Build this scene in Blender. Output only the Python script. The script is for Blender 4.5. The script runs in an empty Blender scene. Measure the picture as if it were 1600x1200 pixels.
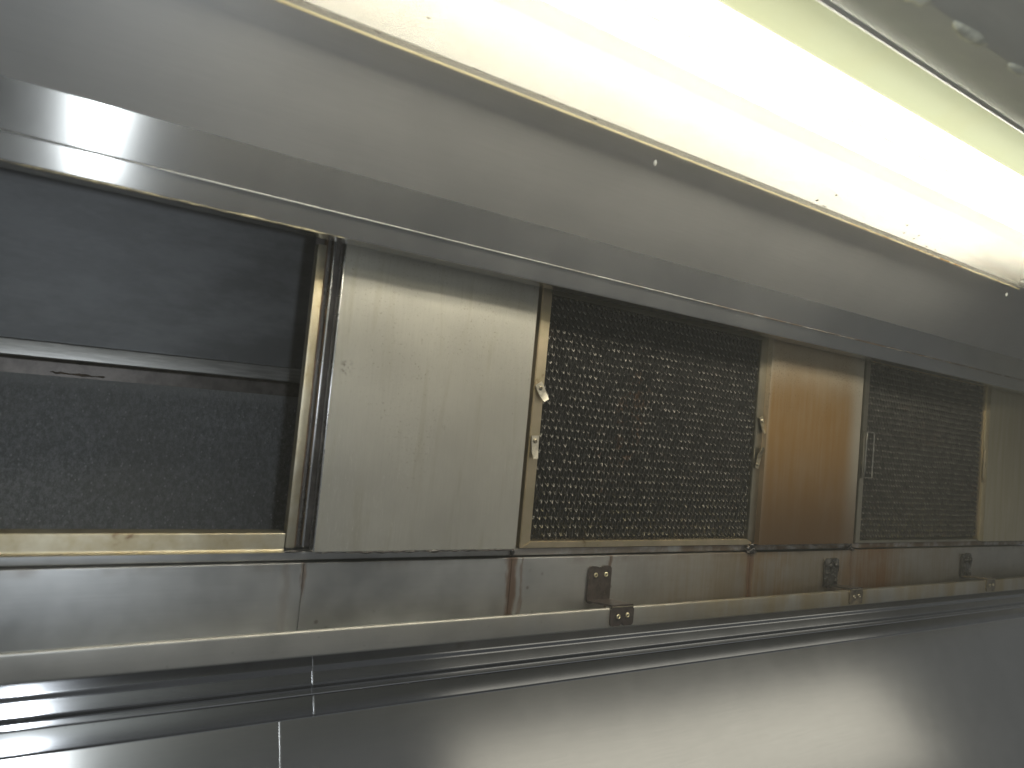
import bpy, bmesh, math, random
from mathutils import Vector, Matrix, noise

# ------------------------------------------------------------------ camera
S = bpy.context.scene
COL = S.collection
CAMZ = 2.0                                   # height of the lens above the kitchen floor
cam_d = bpy.data.cameras.new('camera')
cam = bpy.data.objects.new('camera', cam_d)
COL.objects.link(cam)
R_ = Vector((0.83217, -0.54672, 0.09269))
U_ = Vector((-0.10875, 0.00299, 0.99406))
F_ = Vector((0.54375, 0.83731, 0.05696))
cam.matrix_world = Matrix(((R_.x, U_.x, -F_.x, 0), (R_.y, U_.y, -F_.y, 0), (R_.z, U_.z, -F_.z, CAMZ), (0, 0, 0, 1)))
cam_d.sensor_width = 36
cam_d.lens = 1150 / 1600 * 36
cam_d.clip_start = 0.01
cam_d.clip_end = 50
cam_d.dof.use_dof = True
cam_d.dof.focus_distance = 1.15
cam_d.dof.aperture_fstop = 5.0
S.camera = cam

# ------------------------------------------------------------------ world (dim kitchen around the hood), exposure
W = bpy.data.worlds.new('World')
S.world = W
W.use_nodes = True
bg = W.node_tree.nodes['Background']
bg.inputs[0].default_value = (0.86, 0.92, 1.0, 1)
bg.inputs[1].default_value = 0.11
S.view_settings.view_transform = 'Standard'
S.view_settings.look = 'None'
S.view_settings.exposure = 0.0
S.view_settings.gamma = 1.0
S.render.engine = 'CYCLES'
S.cycles.use_denoising = True
S.cycles.max_bounces = 10
S.cycles.diffuse_bounces = 4
S.cycles.glossy_bounces = 5
S.cycles.transparent_max_bounces = 12
S.cycles.sample_clamp_indirect = 6
S.cycles.blur_glossy = 0.6

# ------------------------------------------------------------------ the phone's flash, beside the lens
fl_d = bpy.data.lights.new('phone_flash', 'POINT')
fl_d.energy = 4.6
fl_d.color = (0.86, 0.93, 1.0)
fl_d.shadow_soft_size = 0.012
fl = bpy.data.objects.new('phone_flash', fl_d)
fl.location = (0.050, -0.01, CAMZ + 0.01)
COL.objects.link(fl)

# the lit kitchen beyond the hood's front edge, to the right (seen only mirrored in the wall cladding)
kl_d = bpy.data.lights.new('kitchen_light', 'AREA')
kl_d.shape = 'RECTANGLE'; kl_d.size = 4.0; kl_d.size_y = 0.72
kl_d.energy = 8.5; kl_d.color = (1.0, 0.95, 0.80)
kl = bpy.data.objects.new('kitchen_light', kl_d)
kl.location = (4.1, -2.0, CAMZ + 0.31)
kl.rotation_euler = (math.radians(90), 0, 0)
COL.objects.link(kl)

rnd = random.Random(7)
D = 0.8306
TUBE_STRENGTH = 30.0
X_LO, X_HI = -1.25, 2.95

# ------------------------------------------------------------------ node helpers
class NT:
    def __init__(s, name):
        s.m = bpy.data.materials.new(name)
        s.m.use_nodes = True
        s.t = s.m.node_tree
        s.t.nodes.clear()
        s.out = s.t.nodes.new('ShaderNodeOutputMaterial')
        s.pos = s.n('ShaderNodeNewGeometry').outputs['Position']
        sp = s.n('ShaderNodeSeparateXYZ'); s.l(s.pos, sp.inputs[0])
        s.x, s.y, s.zw = sp.outputs
        s.z = s.math('SUBTRACT', s.zw, CAMZ)
    def n(s, t, **k):
        nd = s.t.nodes.new(t)
        for a, b in k.items(): setattr(nd, a, b)
        return nd
    def l(s, a, b): s.t.links.new(a, b)
    def put(s, sock, v):
        if hasattr(v, 'is_linked') or hasattr(v, 'links'): s.l(v, sock)
        else: sock.default_value = v
    def math(s, op, a, b=None, clamp=False):
        nd = s.n('ShaderNodeMath', operation=op, use_clamp=clamp)
        s.put(nd.inputs[0], a)
        if b is not None: s.put(nd.inputs[1], b)
        return nd.outputs[0]
    def rng(s, v, a, b, c=0.0, d=1.0, smooth=True):
        nd = s.n('ShaderNodeMapRange', interpolation_type='SMOOTHSTEP' if smooth else 'LINEAR')
        s.put(nd.inputs[0], v)
        for i, q in enumerate((a, b, c, d)): nd.inputs[1 + i].default_value = q
        return nd.outputs[0]
    def noise(s, scale, detail=3, rough=0.6, stretch=(1, 1, 1), off=(0, 0, 0), dist=0.0):
        mp = s.n('ShaderNodeMapping')
        s.l(s.pos, mp.inputs[0])
        mp.inputs['Location'].default_value = off
        mp.inputs['Scale'].default_value = stretch
        nd = s.n('ShaderNodeTexNoise')
        s.l(mp.outputs[0], nd.inputs['Vector'])
        nd.inputs['Scale'].default_value = scale
        nd.inputs['Detail'].default_value = detail
        nd.inputs['Roughness'].default_value = rough
        nd.inputs['Distortion'].default_value = dist
        return nd.outputs[0]
    def vor(s, scale, stretch=(1, 1, 1)):
        mp = s.n('ShaderNodeMapping'); s.l(s.pos, mp.inputs[0]); mp.inputs['Scale'].default_value = stretch
        nd = s.n('ShaderNodeTexVoronoi'); s.l(mp.outputs[0], nd.inputs['Vector']); nd.inputs['Scale'].default_value = scale
        return nd.outputs['Distance']
    def mix(s, f, a, b):
        nd = s.n('ShaderNodeMix', data_type='RGBA')
        s.put(nd.inputs[0], f)
        for sk, v in ((nd.inputs[6], a), (nd.inputs[7], b)):
            if isinstance(v, tuple): sk.default_value = (*v, 1) if len(v) == 3 else v
            else: s.l(v, sk)
        return nd.outputs[2]
    def mixf(s, f, a, b):
        nd = s.n('ShaderNodeMix', data_type='FLOAT')
        s.put(nd.inputs[0], f); s.put(nd.inputs[2], a); s.put(nd.inputs[3], b)
        return nd.outputs[0]
    def near(s, v, c, w0, w1):
        """1 within w0 of c, falling to 0 at w1"""
        return s.rng(s.math('ABSOLUTE', s.math('SUBTRACT', v, c)), w0, w1, 1.0, 0.0)
    def bump(s, h, strength=0.1, dist=0.001, nrm=None):
        nd = s.n('ShaderNodeBump')
        nd.inputs['Strength'].default_value = strength
        nd.inputs['Distance'].default_value = dist
        s.l(h, nd.inputs['Height'])
        if nrm is not None: s.l(nrm, nd.inputs['Normal'])
        return nd.outputs[0]
    def bsdf(s, color, rough, metal=1.0, aniso=0.0, arot=0.0, tangent=None, normal=None, spec=0.5, coat=0.0, coat_rough=0.1):
        p = s.n('ShaderNodeBsdfPrincipled')
        if isinstance(color, tuple): p.inputs['Base Color'].default_value = (*color, 1)
        else: s.l(color, p.inputs['Base Color'])
        s.put(p.inputs['Roughness'], rough)
        s.put(p.inputs['Metallic'], metal)
        s.put(p.inputs['Anisotropic'], aniso)
        p.inputs['Anisotropic Rotation'].default_value = arot
        p.inputs['Specular IOR Level'].default_value = spec
        s.put(p.inputs['Coat Weight'], coat)
        p.inputs['Coat Roughness'].default_value = coat_rough
        if tangent is not None:
            c = s.n('ShaderNodeCombineXYZ')
            for i in range(3): c.inputs[i].default_value = tangent[i]
            s.l(c.outputs[0], p.inputs['Tangent'])
        if normal is not None: s.l(normal, p.inputs['Normal'])
        s.l(p.outputs[0], s.out.inputs[0])
        return p

def steel(name, base=(0.55, 0.545, 0.53), rough=0.36, aniso=0.6, grain='x', wave=0.35, mottle=0.12, stain=None, speck=0.0, rmin=None):
    """Brushed stainless sheet: grain, slight oil-canning, uneven polish; stain(t, col, rough, metal) adds dirt."""
    t = NT(name)
    st = (4, 220, 220) if grain == 'x' else (220, 220, 4)
    g = t.noise(4.0, 3, 0.7, st)
    cl = t.noise(9.0, 4, 0.65)
    big = t.noise(2.2, 2, 0.5)
    col = t.mix(t.rng(cl, 0.3, 0.7), tuple(c * (1 - mottle) for c in base), tuple(min(1, c * (1 + mottle)) for c in base))
    col = t.mix(t.math('MULTIPLY', t.rng(g, 0.35, 0.7), 0.22), col, tuple(c * 0.80 for c in base))
    r = t.mixf(t.rng(cl, 0.25, 0.75), rough * (1 - mottle), rough * (1 + mottle))
    r = t.math('ADD', r, t.math('MULTIPLY', t.math('SUBTRACT', g, 0.5), 0.20 * rough * min(1.0, wave * 4)))
    met = 1.0
    if speck:
        v = t.vor(120)
        sp = t.math('MULTIPLY', t.rng(v, 0.05, 0.16, 1, 0), t.rng(t.noise(14, 3), 0.5, 0.62))
        col = t.mix(t.math('MULTIPLY', sp, speck), col, (0.10, 0.075, 0.04))
    if stain: col, r, met = stain(t, col, r, met)
    nb = t.bump(big, wave * 0.25, 0.02)
    nb = t.bump(g, 0.05 * min(1.0, wave * 6), 0.0004, nb)
    fine = t.noise(420, 2, 0.6)
    nb = t.bump(fine, 0.06 * min(1.0, wave * 5), 0.0004, nb)
    t.bsdf(col, r, met, aniso, 0.25 if grain == 'x' else 0.0, (1, 0, 0), nb)
    return t.m

# ------------------------------------------------------------------ stains and tones (dirt and colour of each sheet)
AMBER = (0.30, 0.17, 0.055)
RUST = (0.085, 0.040, 0.018)
def gutter_stain(t, col, r, met):
    streak = t.noise(5.0, 4, 0.65, (26, 1, 1.2))
    patch = t.noise(6.0, 4, 0.6)
    film = t.math('MULTIPLY', t.rng(t.x, 0.45, 1.05), t.rng(t.math('ADD', t.math('MULTIPLY', streak, 0.35), t.math('MULTIPLY', patch, 0.75)), 0.30, 0.80, 0.55, 1.0))
    film = t.math('MULTIPLY', film, t.rng(t.x, 1.95, 1.55, 0.45, 1.0))
    col = t.mix(t.math('MULTIPLY', film, 0.92), col, (0.175, 0.125, 0.058))
    hot = t.math('MULTIPLY', t.math('MULTIPLY', t.near(t.x, 1.42, 0.03, 0.16), t.rng(t.math('ADD', t.math('MULTIPLY', streak, 0.4), t.math('MULTIPLY', patch, 0.6)), 0.36, 0.66)), 0.75)
    hot2 = t.math('MULTIPLY', t.math('MULTIPLY', t.near(t.x, 1.10, 0.02, 0.10), t.rng(t.math('ADD', t.math('MULTIPLY', streak, 0.4), t.math('MULTIPLY', patch, 0.6)), 0.40, 0.66)), 0.6)
    col = t.mix(hot, col, (0.20, 0.085, 0.02)); col = t.mix(hot2, col, (0.24, 0.12, 0.03))
    wob = t.math('MULTIPLY', t.math('SUBTRACT', t.noise(40, 3, 0.6, (1, 1, 0.35)), 0.5), 0.024)
    xx = t.math('ADD', t.x, wob)
    tot = None
    for c, w0, w1, k in ((0.566, 0.004, 0.011, 0.9), (0.582, 0.0, 0.004, 0.7), (1.056, 0.004, 0.011, 0.85), (0.741, 0.0015, 0.005, 0.8), (0.2805, 0.0005, 0.0035, 0.75), (0.262, 0.0, 0.008, 0.35), (1.353, 0.0, 0.008, 0.5)):
        mk = t.math('MULTIPLY', t.near(xx, c, w0, w1), k)
        tot = mk if tot is None else t.math('MAXIMUM', tot, mk)
    edge = t.math('MULTIPLY', t.rng(t.z, -0.190, -0.178), t.rng(t.noise(16, 3, 0.6, (1, 1, 1)), 0.45, 0.7))
    tot = t.math('MAXIMUM', tot, t.math('MULTIPLY', edge, 0.35))
    fade = t.mixf(t.near(xx, 0.2805, 0.01, 0.02), 1.0, t.rng(t.z, -0.235, -0.20))
    tot = t.math('MULTIPLY', tot, fade)
    col = t.mix(tot, col, RUST)
    v = t.vor(55)
    spots = t.math('MULTIPLY', t.rng(v, 0.06, 0.2, 1, 0), t.rng(t.noise(11, 2), 0.56, 0.66))
    col = t.mix(t.math('MULTIPLY', spots, 0.55), col, (0.09, 0.07, 0.045))
    met = t.math('SUBTRACT', t.math('SUBTRACT', 1.0, t.math('MULTIPLY', tot, 0.6)), t.math('MULTIPLY', film, 0.35))
    r = t.math('ADD', r, t.math('MULTIPLY', film, 0.05))
    return col, r, met
def lip_stain(t, col, r, met):
    streak = t.noise(5.0, 4, 0.6, (3, 1, 1))
    film = t.math('MULTIPLY', t.rng(t.x, 0.25, 1.2), t.rng(streak, 0.2, 0.75))
    col = t.mix(film, col, (0.33, 0.265, 0.15))
    return col, r, 0.8
def ledge_stain(t, col, r, met):
    n1 = t.noise(22, 4, 0.65, (1, 1, 1))
    film = t.math('MULTIPLY', t.rng(t.x, 0.15, 1.1), t.rng(n1, 0.25, 0.6))
    col = t.mix(film, col, (0.12, 0.075, 0.04))
    return col, r, t.math('SUBTRACT', 1.0, t.math('MULTIPLY', film, 0.5))
def pale_panel_stain(t, col, r, met):
    drip = t.noise(6, 4, 0.6, (9, 1, 1), dist=0.6)
    met = 0.8
    f = t.math('MULTIPLY', t.rng(drip, 0.52, 0.70), 0.22)
    col = t.mix(f, col, (0.33, 0.29, 0.17))
    v = t.noise(330, 3, 0.7); cl = t.noise(10, 3)
    sp = t.math('MULTIPLY', t.rng(v, 0.58, 0.72), t.rng(t.math('ADD', cl, t.math('MULTIPLY', t.z, 0.8)), 0.40, 0.66))
    col = t.mix(t.math('MULTIPLY', sp, 0.6), col, (0.20, 0.16, 0.08))
    v2 = t.vor(34)
    sp2 = t.math('MULTIPLY', t.rng(v2, 0.035, 0.07, 1, 0), t.rng(t.noise(7, 2, off=(3, 0, 1)), 0.5, 0.6))
    col = t.mix(t.math('MULTIPLY', sp2, 0.8), col, (0.07, 0.045, 0.03))
    sc = t.noise(9, 2, 0.5, (26, 1, 2.2), (1.3, 0, 0.4), 1.5)
    sc = t.math('MULTIPLY', t.near(sc, 0.5, 0.0, 0.006), t.math('MULTIPLY', t.rng(t.noise(9, 2, off=(7, 0, 2)), 0.55, 0.62), t.rng(t.z, 0.02, -0.06)))
    col = t.mix(t.math('MULTIPLY', sc, 0.7), col, (0.80, 0.78, 0.72))
    mk = t.math('MULTIPLY', t.near(t.x, 0.303, 0.0, 0.010), t.near(t.z, 0.050, 0.0, 0.012))
    mk = t.math('MULTIPLY', mk, t.rng(t.noise(130, 3, 0.7), 0.45, 0.6))
    col = t.mix(mk, col, (0.06, 0.03, 0.02))
    return col, r, met
def amber_stain_and_tone(t, col, r, met):
    drip = t.noise(5, 4, 0.6, (14, 1, 1))
    cl = t.noise(8, 3)
    core = t.math('MULTIPLY', t.rng(t.x, 1.052, 1.075), t.rng(t.x, 1.340, 1.285))
    core = t.math('MULTIPLY', core, t.rng(t.math('ADD', t.z, t.math('MULTIPLY', cl, 0.10)), 0.215, 0.13, 0.40, 1.0))
    col = t.mix(t.math('MULTIPLY', core, t.rng(t.math('ADD', drip, cl), 0.62, 1.25, 0.78, 1.0)), col, (0.34, 0.195, 0.065))
    low = t.math('MULTIPLY', t.rng(t.z, 0.06, -0.165), 0.82)  # panel turns darker and browner towards the bottom
    col = t.mix(low, col, (0.13, 0.075, 0.036))
    v = t.noise(330, 3, 0.7); sp = t.math('MULTIPLY', t.rng(v, 0.55, 0.70), t.rng(t.z, 0.02, 0.12))
    sp = t.math('MULTIPLY', sp, t.rng(t.noise(13, 3), 0.35, 0.6))
    col = t.mix(t.math('MULTIPLY', sp, 0.75), col, (0.09, 0.06, 0.03))
    return col, r, 0.75
def olive_panel_stain(t, col, r, met):
    drip = t.noise(5, 4, 0.6, (10, 1, 1), dist=0.5)
    col = t.mix(t.rng(drip, 0.3, 0.7, 0.45, 0.85), col, (0.36, 0.31, 0.19))
    return col, r, 0.6
def cream_stain(t, col, r, met):
    n1 = t.noise(24, 4, 0.65, (1, 1, 1)); n2 = t.noise(60, 3)
    f = t.rng(n1, 0.36, 0.66)
    col = t.mix(f, col, (0.48, 0.41, 0.27))
    rs = t.math('MULTIPLY', t.rng(n1, 0.60, 0.74), t.rng(n2, 0.4, 0.6))
    col = t.mix(rs, col, (0.16, 0.07, 0.025))
    return col, r, met

M = {}
M['sheet'] = steel('brushed_roof_steel', (0.50, 0.495, 0.475), 0.50, 0.45, 'x', 0.03, 0.03)
M['fascia'] = steel('brushed_fascia_steel', (0.51, 0.505, 0.48), 0.235, 0.85, 'x', 0.04, 0.05)
M['panel_pale'] = steel('pale_panel_steel', (0.53, 0.508, 0.44), 0.42, 0.15, 'z', 0.22, 0.06, pale_panel_stain)
M['panel_amber'] = steel('bronze_stained_steel', (0.52, 0.47, 0.37), 0.40, 0.15, 'z', 0.22, 0.06, amber_stain_and_tone)
M['panel_olive'] = steel('olive_stained_steel', (0.50, 0.46, 0.36), 0.36, 0.2, 'z', 0.22, 0.06, olive_panel_stain)
M['gutter'] = steel('stained_gutter_steel', (0.46, 0.465, 0.46), 0.38, 0.45, 'x', 0.2, 0.12, gutter_stain)
M['lip'] = steel('gutter_lip_steel', (0.42, 0.41, 0.38), 0.40, 0.4, 'x', 0.15, 0.1, lip_stain, speck=0.4)
M['ledge'] = steel('ledge_steel', (0.42, 0.42, 0.41), 0.42, 0.3, 'x', 0.2, 0.15, ledge_stain)
M['skirt'] = steel('dark_skirt_steel', (0.34, 0.343, 0.35), 0.16, 0.6, 'x', 0.06, 0.06, speck=0.3)
M['wall'] = steel('wall_cladding_steel', (0.56, 0.555, 0.535), 0.18, 0.3, 'x', 0.05, 0.04)
M['dull'] = steel('greasy_dull_steel', (0.60, 0.60, 0.54), 0.55, 0.1, 'x', 0.1, 0.08, lambda t, c, r, m: (c, r, 0.25))
M['cream'] = steel('grease_stained_flange', (0.60, 0.55, 0.42), 0.46, 0.1, 'x', 0.1, 0.1, cream_stain)
M['bright'] = steel('bright_edge_steel', (0.75, 0.745, 0.73), 0.28, 0.2, 'z', 0.1)

def plain(name, col, rough, metal=0.0, nscale=60, amp=0.25, bump=0.15, bdist=0.001, coat=0.0, second=None, nstretch=(1, 1, 1), spec=0.5):
    t = NT(name)
    n1 = t.noise(nscale, 4, 0.65, nstretch)
    a = tuple(c * (1 - amp) for c in col); b = second or tuple(min(1, c * (1 + amp)) for c in col)
    c = t.mix(t.rng(n1, 0.32, 0.68), a, b)
    nb = t.bump(n1, bump, bdist)
    r = t.mixf(n1, rough * 0.8, min(1, rough * 1.2))
    t.bsdf(c, r, metal, normal=nb, coat=coat, spec=spec)
    return t.m

M['groove'] = plain('dark_slot_metal', (0.17, 0.155, 0.145), 0.42, 0.7, 30, 0.3)  # dark metal behind the panel gaps and the rail
M['groove_edge'] = plain('browned_slot_edge', (0.16, 0.10, 0.06), 0.45, 0.5, 40, 0.4)
M['back'] = plain('black_backing', (0.018, 0.017, 0.016), 0.6, 0.0, 40)  # plain black for the sheet behind the filter mesh
M['frame_tan'] = steel('tan_stained_aluminium', (0.55, 0.46, 0.32), 0.45, 0.1, 'z', 0.05, 0.1, cream_stain)
M['frame_dull'] = steel('dull_olive_aluminium', (0.30, 0.28, 0.225), 0.42, 0.1, 'z', 0.05, 0.15)
M['clip'] = plain('pale_aluminium_clip', (0.66, 0.61, 0.50), 0.38, 0.9, 90, 0.15)
M['clip_dark'] = plain('greasy_steel_clip', (0.36, 0.32, 0.23), 0.34, 0.9, 90, 0.3)
M['wire'] = plain('dull_wire', (0.30, 0.29, 0.26), 0.4, 0.9, 90, 0.2)
M['bracket'] = plain('brown_grease_coated_bracket', (0.060, 0.047, 0.040), 0.40, 0.25, 70, 0.35, 0.5, 0.001, coat=0.15)
M['crust'] = plain('black_grease_crust', (0.030, 0.027, 0.023), 0.30, 0.0, 90, 0.5, 1.0, 0.003, coat=0.5)
M['bracket_olive'] = plain('olive_greasy_steel', (0.16, 0.13, 0.085), 0.38, 0.6, 60, 0.4, 0.4, 0.001, coat=0.2)
M['rivet'] = plain('brassy_rivet', (0.74, 0.66, 0.44), 0.30, 0.9, 200, 0.1)
M['rivet_hole'] = plain('rivet_core', (0.05, 0.04, 0.03), 0.5)
M['seal_brown'] = plain('pinkish_brown_sealant', (0.20, 0.15, 0.135), 0.55, 0, 80, 0.3)
M['seal_yellow'] = plain('yellowed_sealant', (0.30, 0.26, 0.16), 0.4, 0, 60, 0.5, coat=0.3)
M['grease_pale'] = plain('congealed_pale_grease', (0.70, 0.69, 0.55), 0.60, 0, 50, 0.3, coat=0.05)
M['drop'] = plain('clear_grease_drop', (0.80, 0.80, 0.74), 0.12, 0, 60, 0.05, coat=0.6)
M['grime'] = plain('dark_silicone_grime', (0.045, 0.038, 0.034), 0.32, 0.2, 120, 0.6, 0.8, 0.002, coat=0.6)
M['soot_wall'] = plain('dark_galvanised_baffle', (0.23, 0.238, 0.245), 0.50, 0.45, 7, 0.22, 0.15, 0.002, nstretch=(1, 1, 2.5))
M['rail'] = plain('dull_channel_steel', (0.44, 0.435, 0.42), 0.36, 0.8, 20, 0.15, nstretch=(1, 4, 12))
M['rust'] = plain('rust_deposit', (0.11, 0.080, 0.055), 0.7, 0, 60, 0.5)
M['insect'] = plain('dead_fly_brown', (0.035, 0.025, 0.018), 0.6, 0, 200)
M['tray'] = plain('aged_enamel', (0.075, 0.072, 0.060), 0.4, 0, 10, 0.03)

def orange_peel():
    t = NT('dusty_galvanised_wall')
    a = t.noise(210, 4, 0.75, (1, 1, 0.7)); b = t.noise(5, 3)
    v = t.vor(120, (1, 1, 0.7))
    c = t.mix(t.rng(a, 0.36, 0.68), (0.145, 0.152, 0.160), (0.26, 0.272, 0.282))
    c = t.mix(t.rng(b, 0.35, 0.65, 0.0, 0.35), c, (0.16, 0.158, 0.145))
    c = t.mix(t.math('MULTIPLY', t.rng(v, 0.05, 0.22, 1, 0), 0.75), c, (0.38, 0.39, 0.40))
    # pale dust rim along the top edge
    rim = t.rng(t.math('SUBTRACT', t.z, t.math('MULTIPLY', t.x, 0.0125)), -0.012, 0.006)
    c = t.mix(t.math('MULTIPLY', rim, 0.5), c, (0.31, 0.32, 0.32))
    nb = t.bump(t.math('ADD', a, t.math('MULTIPLY', v, -0.6)), 0.55, 0.0015)
    t.bsdf(c, 0.55, 0.25, normal=nb)
    return t.m
M['dusty'] = orange_peel()

def mesh_core_mat(name, tint, dark, light, metal, coat):
    t = NT(name)
    a = t.noise(70, 3, 0.6); b = t.noise(6, 3)
    c = t.mix(t.rng(a, 0.35, 0.65), dark, light)
    yl = t.math('MULTIPLY', t.rng(t.noise(110, 2), 0.50, 0.62), t.rng(t.math('ADD', t.z, t.math('MULTIPLY', b, 0.16)), 0.08, -0.10))
    c = t.mix(t.math('MULTIPLY', yl, 0.75), c, tint)
    rs = t.math('MULTIPLY', t.rng(b, 0.56, 0.66), t.rng(a, 0.5, 0.62))
    c = t.mix(t.math('MULTIPLY', rs, 0.6), c, (0.10, 0.045, 0.018))
    t.bsdf(c, t.mixf(a, 0.50, 0.70), metal, coat=coat, normal=t.bump(t.noise(500, 2), 0.3, 0.0006))
    return t.m
M['core'] = mesh_core_mat('greasy_honeycomb_mesh', (0.08, 0.068, 0.038), (0.018, 0.017, 0.0155), (0.042, 0.040, 0.036), 0.0, 0.0)
M['bond'] = mesh_core_mat('lit_mesh_bond', (0.37, 0.32, 0.17), (0.13, 0.125, 0.11), (0.36, 0.34, 0.29), 0.35, 0.0)  # lighter copy of the mesh colour, so upward bonds look lit

def diffuser_mat(name, col, clear, dens=1.0):
    t = NT(name)
    tr = t.n('ShaderNodeBsdfTransparent'); tr.inputs[0].default_value = (*[0.4 + 0.6 * c for c in col], 1)
    tl = t.n('ShaderNodeBsdfTranslucent')
    n1 = t.noise(12, 3)
    t.l(t.mix(t.math('MULTIPLY', t.rng(n1, 0.4, 0.7), 0.25), tuple(c * dens for c in col), tuple(c * dens * f for c, f in zip(col, (0.95, 0.88, 0.72)))), tl.inputs[0])
    mx = t.n('ShaderNodeMixShader'); mx.inputs[0].default_value = 1 - clear
    t.l(tr.outputs[0], mx.inputs[1]); t.l(tl.outputs[0], mx.inputs[2])
    gl = t.n('ShaderNodeBsdfGlossy'); gl.inputs['Roughness'].default_value = 0.25
    m2 = t.n('ShaderNodeMixShader'); m2.inputs[0].default_value = 0.04
    t.l(mx.outputs[0], m2.inputs[1]); t.l(gl.outputs[0], m2.inputs[2])
    t.l(m2.outputs[0], t.out.inputs[0])
    return t.m
M['diffuser'] = diffuser_mat('aged_translucent_diffuser', (0.94, 0.905, 0.80), 0.74, 0.42)
M['diffuser_back'] = diffuser_mat('diffuser_back_wall', (0.94, 0.92, 0.86), 0.15, 0.95)
M['diffuser_side'] = diffuser_mat('greenish_diffuser_side', (0.90, 0.98, 0.66), 0.06, 0.17)
def rim_mat():
    t = NT('yellowed_plastic_rim')
    n1 = t.noise(26, 4, 0.65, (1, 1, 1))
    st = t.math('MULTIPLY', t.rng(n1, 0.47, 0.64), t.rng(t.x, 0.75, 1.35))
    c = t.mix(st, (0.86, 0.78, 0.55), (0.42, 0.25, 0.09))
    tl = t.n('ShaderNodeBsdfTranslucent'); t.l(c, tl.inputs[0])
    df = t.n('ShaderNodeBsdfDiffuse'); t.l(c, df.inputs[0])
    mx = t.n('ShaderNodeMixShader'); mx.inputs[0].default_value = 0.30
    t.l(tl.outputs[0], mx.inputs[1]); t.l(df.outputs[0], mx.inputs[2]); t.l(mx.outputs[0], t.out.inputs[0])
    return t.m
M['rim'] = rim_mat()
def tube_mat():
    t = NT('lit_fluorescent_tube')
    e = t.n('ShaderNodeEmission'); e.inputs[0].default_value = (1.0, 0.965, 0.86, 1); e.inputs[1].default_value = TUBE_STRENGTH
    t.l(e.outputs[0], t.out.inputs[0])
    return t.m
M['tube'] = tube_mat()

# ------------------------------------------------------------------ mesh helpers (coordinates: x along the hood, y into it, z above the lens)
def link(bm, name, mat, parent=None, sharp=35, label=None, kind=None):
    me = bpy.data.meshes.new(name)
    org = Vector(parent['_org']) if parent is not None and '_org' in parent else Vector((0, 0, 0))
    for v in bm.verts: v.co += Vector((0, 0, CAMZ)) - org
    bmesh.ops.recalc_face_normals(bm, faces=bm.faces)
    bm.to_mesh(me); bm.free()
    me.polygons.foreach_set('use_smooth', [True] * len(me.polygons))
    if sharp is not None: me.set_sharp_from_angle(angle=math.radians(sharp))
    me.materials.append(mat)
    o = bpy.data.objects.new(name, me)
    COL.objects.link(o)
    if parent is not None:
        o.parent = parent
        if '_org' in parent: o['_org'] = parent['_org']
    if parent is not None and '_org' in o: pass
    if label: o['label'] = label
    if kind: o['kind'] = kind
    return o
def thing(name, label, cat, loc, group=None):
    o = bpy.data.objects.new(name, None)
    o.empty_display_size = 0.05
    o.location = (loc[0], loc[1], loc[2] + CAMZ)
    o['_org'] = tuple(o.location)
    o['label'] = label; o['category'] = cat
    if group: o['group'] = group
    COL.objects.link(o)
    return o
def box(bm, x0, x1, y0, y1, z0, z1, bev=0.0, seg=2):
    vs = [bm.verts.new((x, y, z)) for x in (x0, x1) for y in (y0, y1) for z in (z0, z1)]
    fs = [bm.faces.new([vs[i] for i in q]) for q in ((0, 1, 3, 2), (4, 6, 7, 5), (0, 4, 5, 1), (2, 3, 7, 6), (0, 2, 6, 4), (1, 5, 7, 3))]
    if bev:
        es = list({e for f in fs for e in f.edges})
        bmesh.ops.bevel(bm, geom=es, offset=bev, segments=seg, affect='EDGES', profile=0.5)
    return vs
def new(): return bmesh.new()
def fillet(P, r, n=4):
    P = [Vector(p) for p in P]
    out = [P[0]]
    for i in range(1, len(P) - 1):
        a, b, c = P[i - 1], P[i], P[i + 1]
        u = (a - b); v = (c - b)
        k = min(r, u.length * 0.45, v.length * 0.45)
        u.normalize(); v.normalize()
        p0, p1 = b + u * k, b + v * k
        for j in range(n + 1):
            q = j / n
            out.append(p0.lerp(b, q).lerp(b.lerp(p1, q), q))
    out.append(P[-1])
    return out
def sheet(bm, P, x0, x1, th=0.0015, r=0.0025, slope=0.0, nx=1):
    """A bent sheet: profile P in (y, z), extruded from x0 to x1, th thick on the right-hand side of P."""
    P = fillet(P, r) if r else [Vector(p) for p in P]
    Q = []
    for i, p in enumerate(P):
        d = (P[min(i + 1, len(P) - 1)] - P[max(i - 1, 0)]).normalized()
        Q.append(p + Vector((d.y, -d.x)) * th)
    ring = P + Q[::-1]
    rows = []
    for k in range(nx + 1):
        x = x0 + (x1 - x0) * k / nx
        rows.append([bm.verts.new((x, p.x, p.y + slope * x)) for p in ring])
    n = len(ring)
    for k in range(nx):
        for i in range(n):
            j = (i + 1) % n
            bm.faces.new((rows[k][i], rows[k][j], rows[k + 1][j], rows[k + 1][i]))
    m = len(P)
    for row in (rows[0], rows[-1]):
        for i in range(m - 1):
            bm.faces.new((row[i], row[i + 1], row[n - 2 - i], row[n - 1 - i]))
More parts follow.
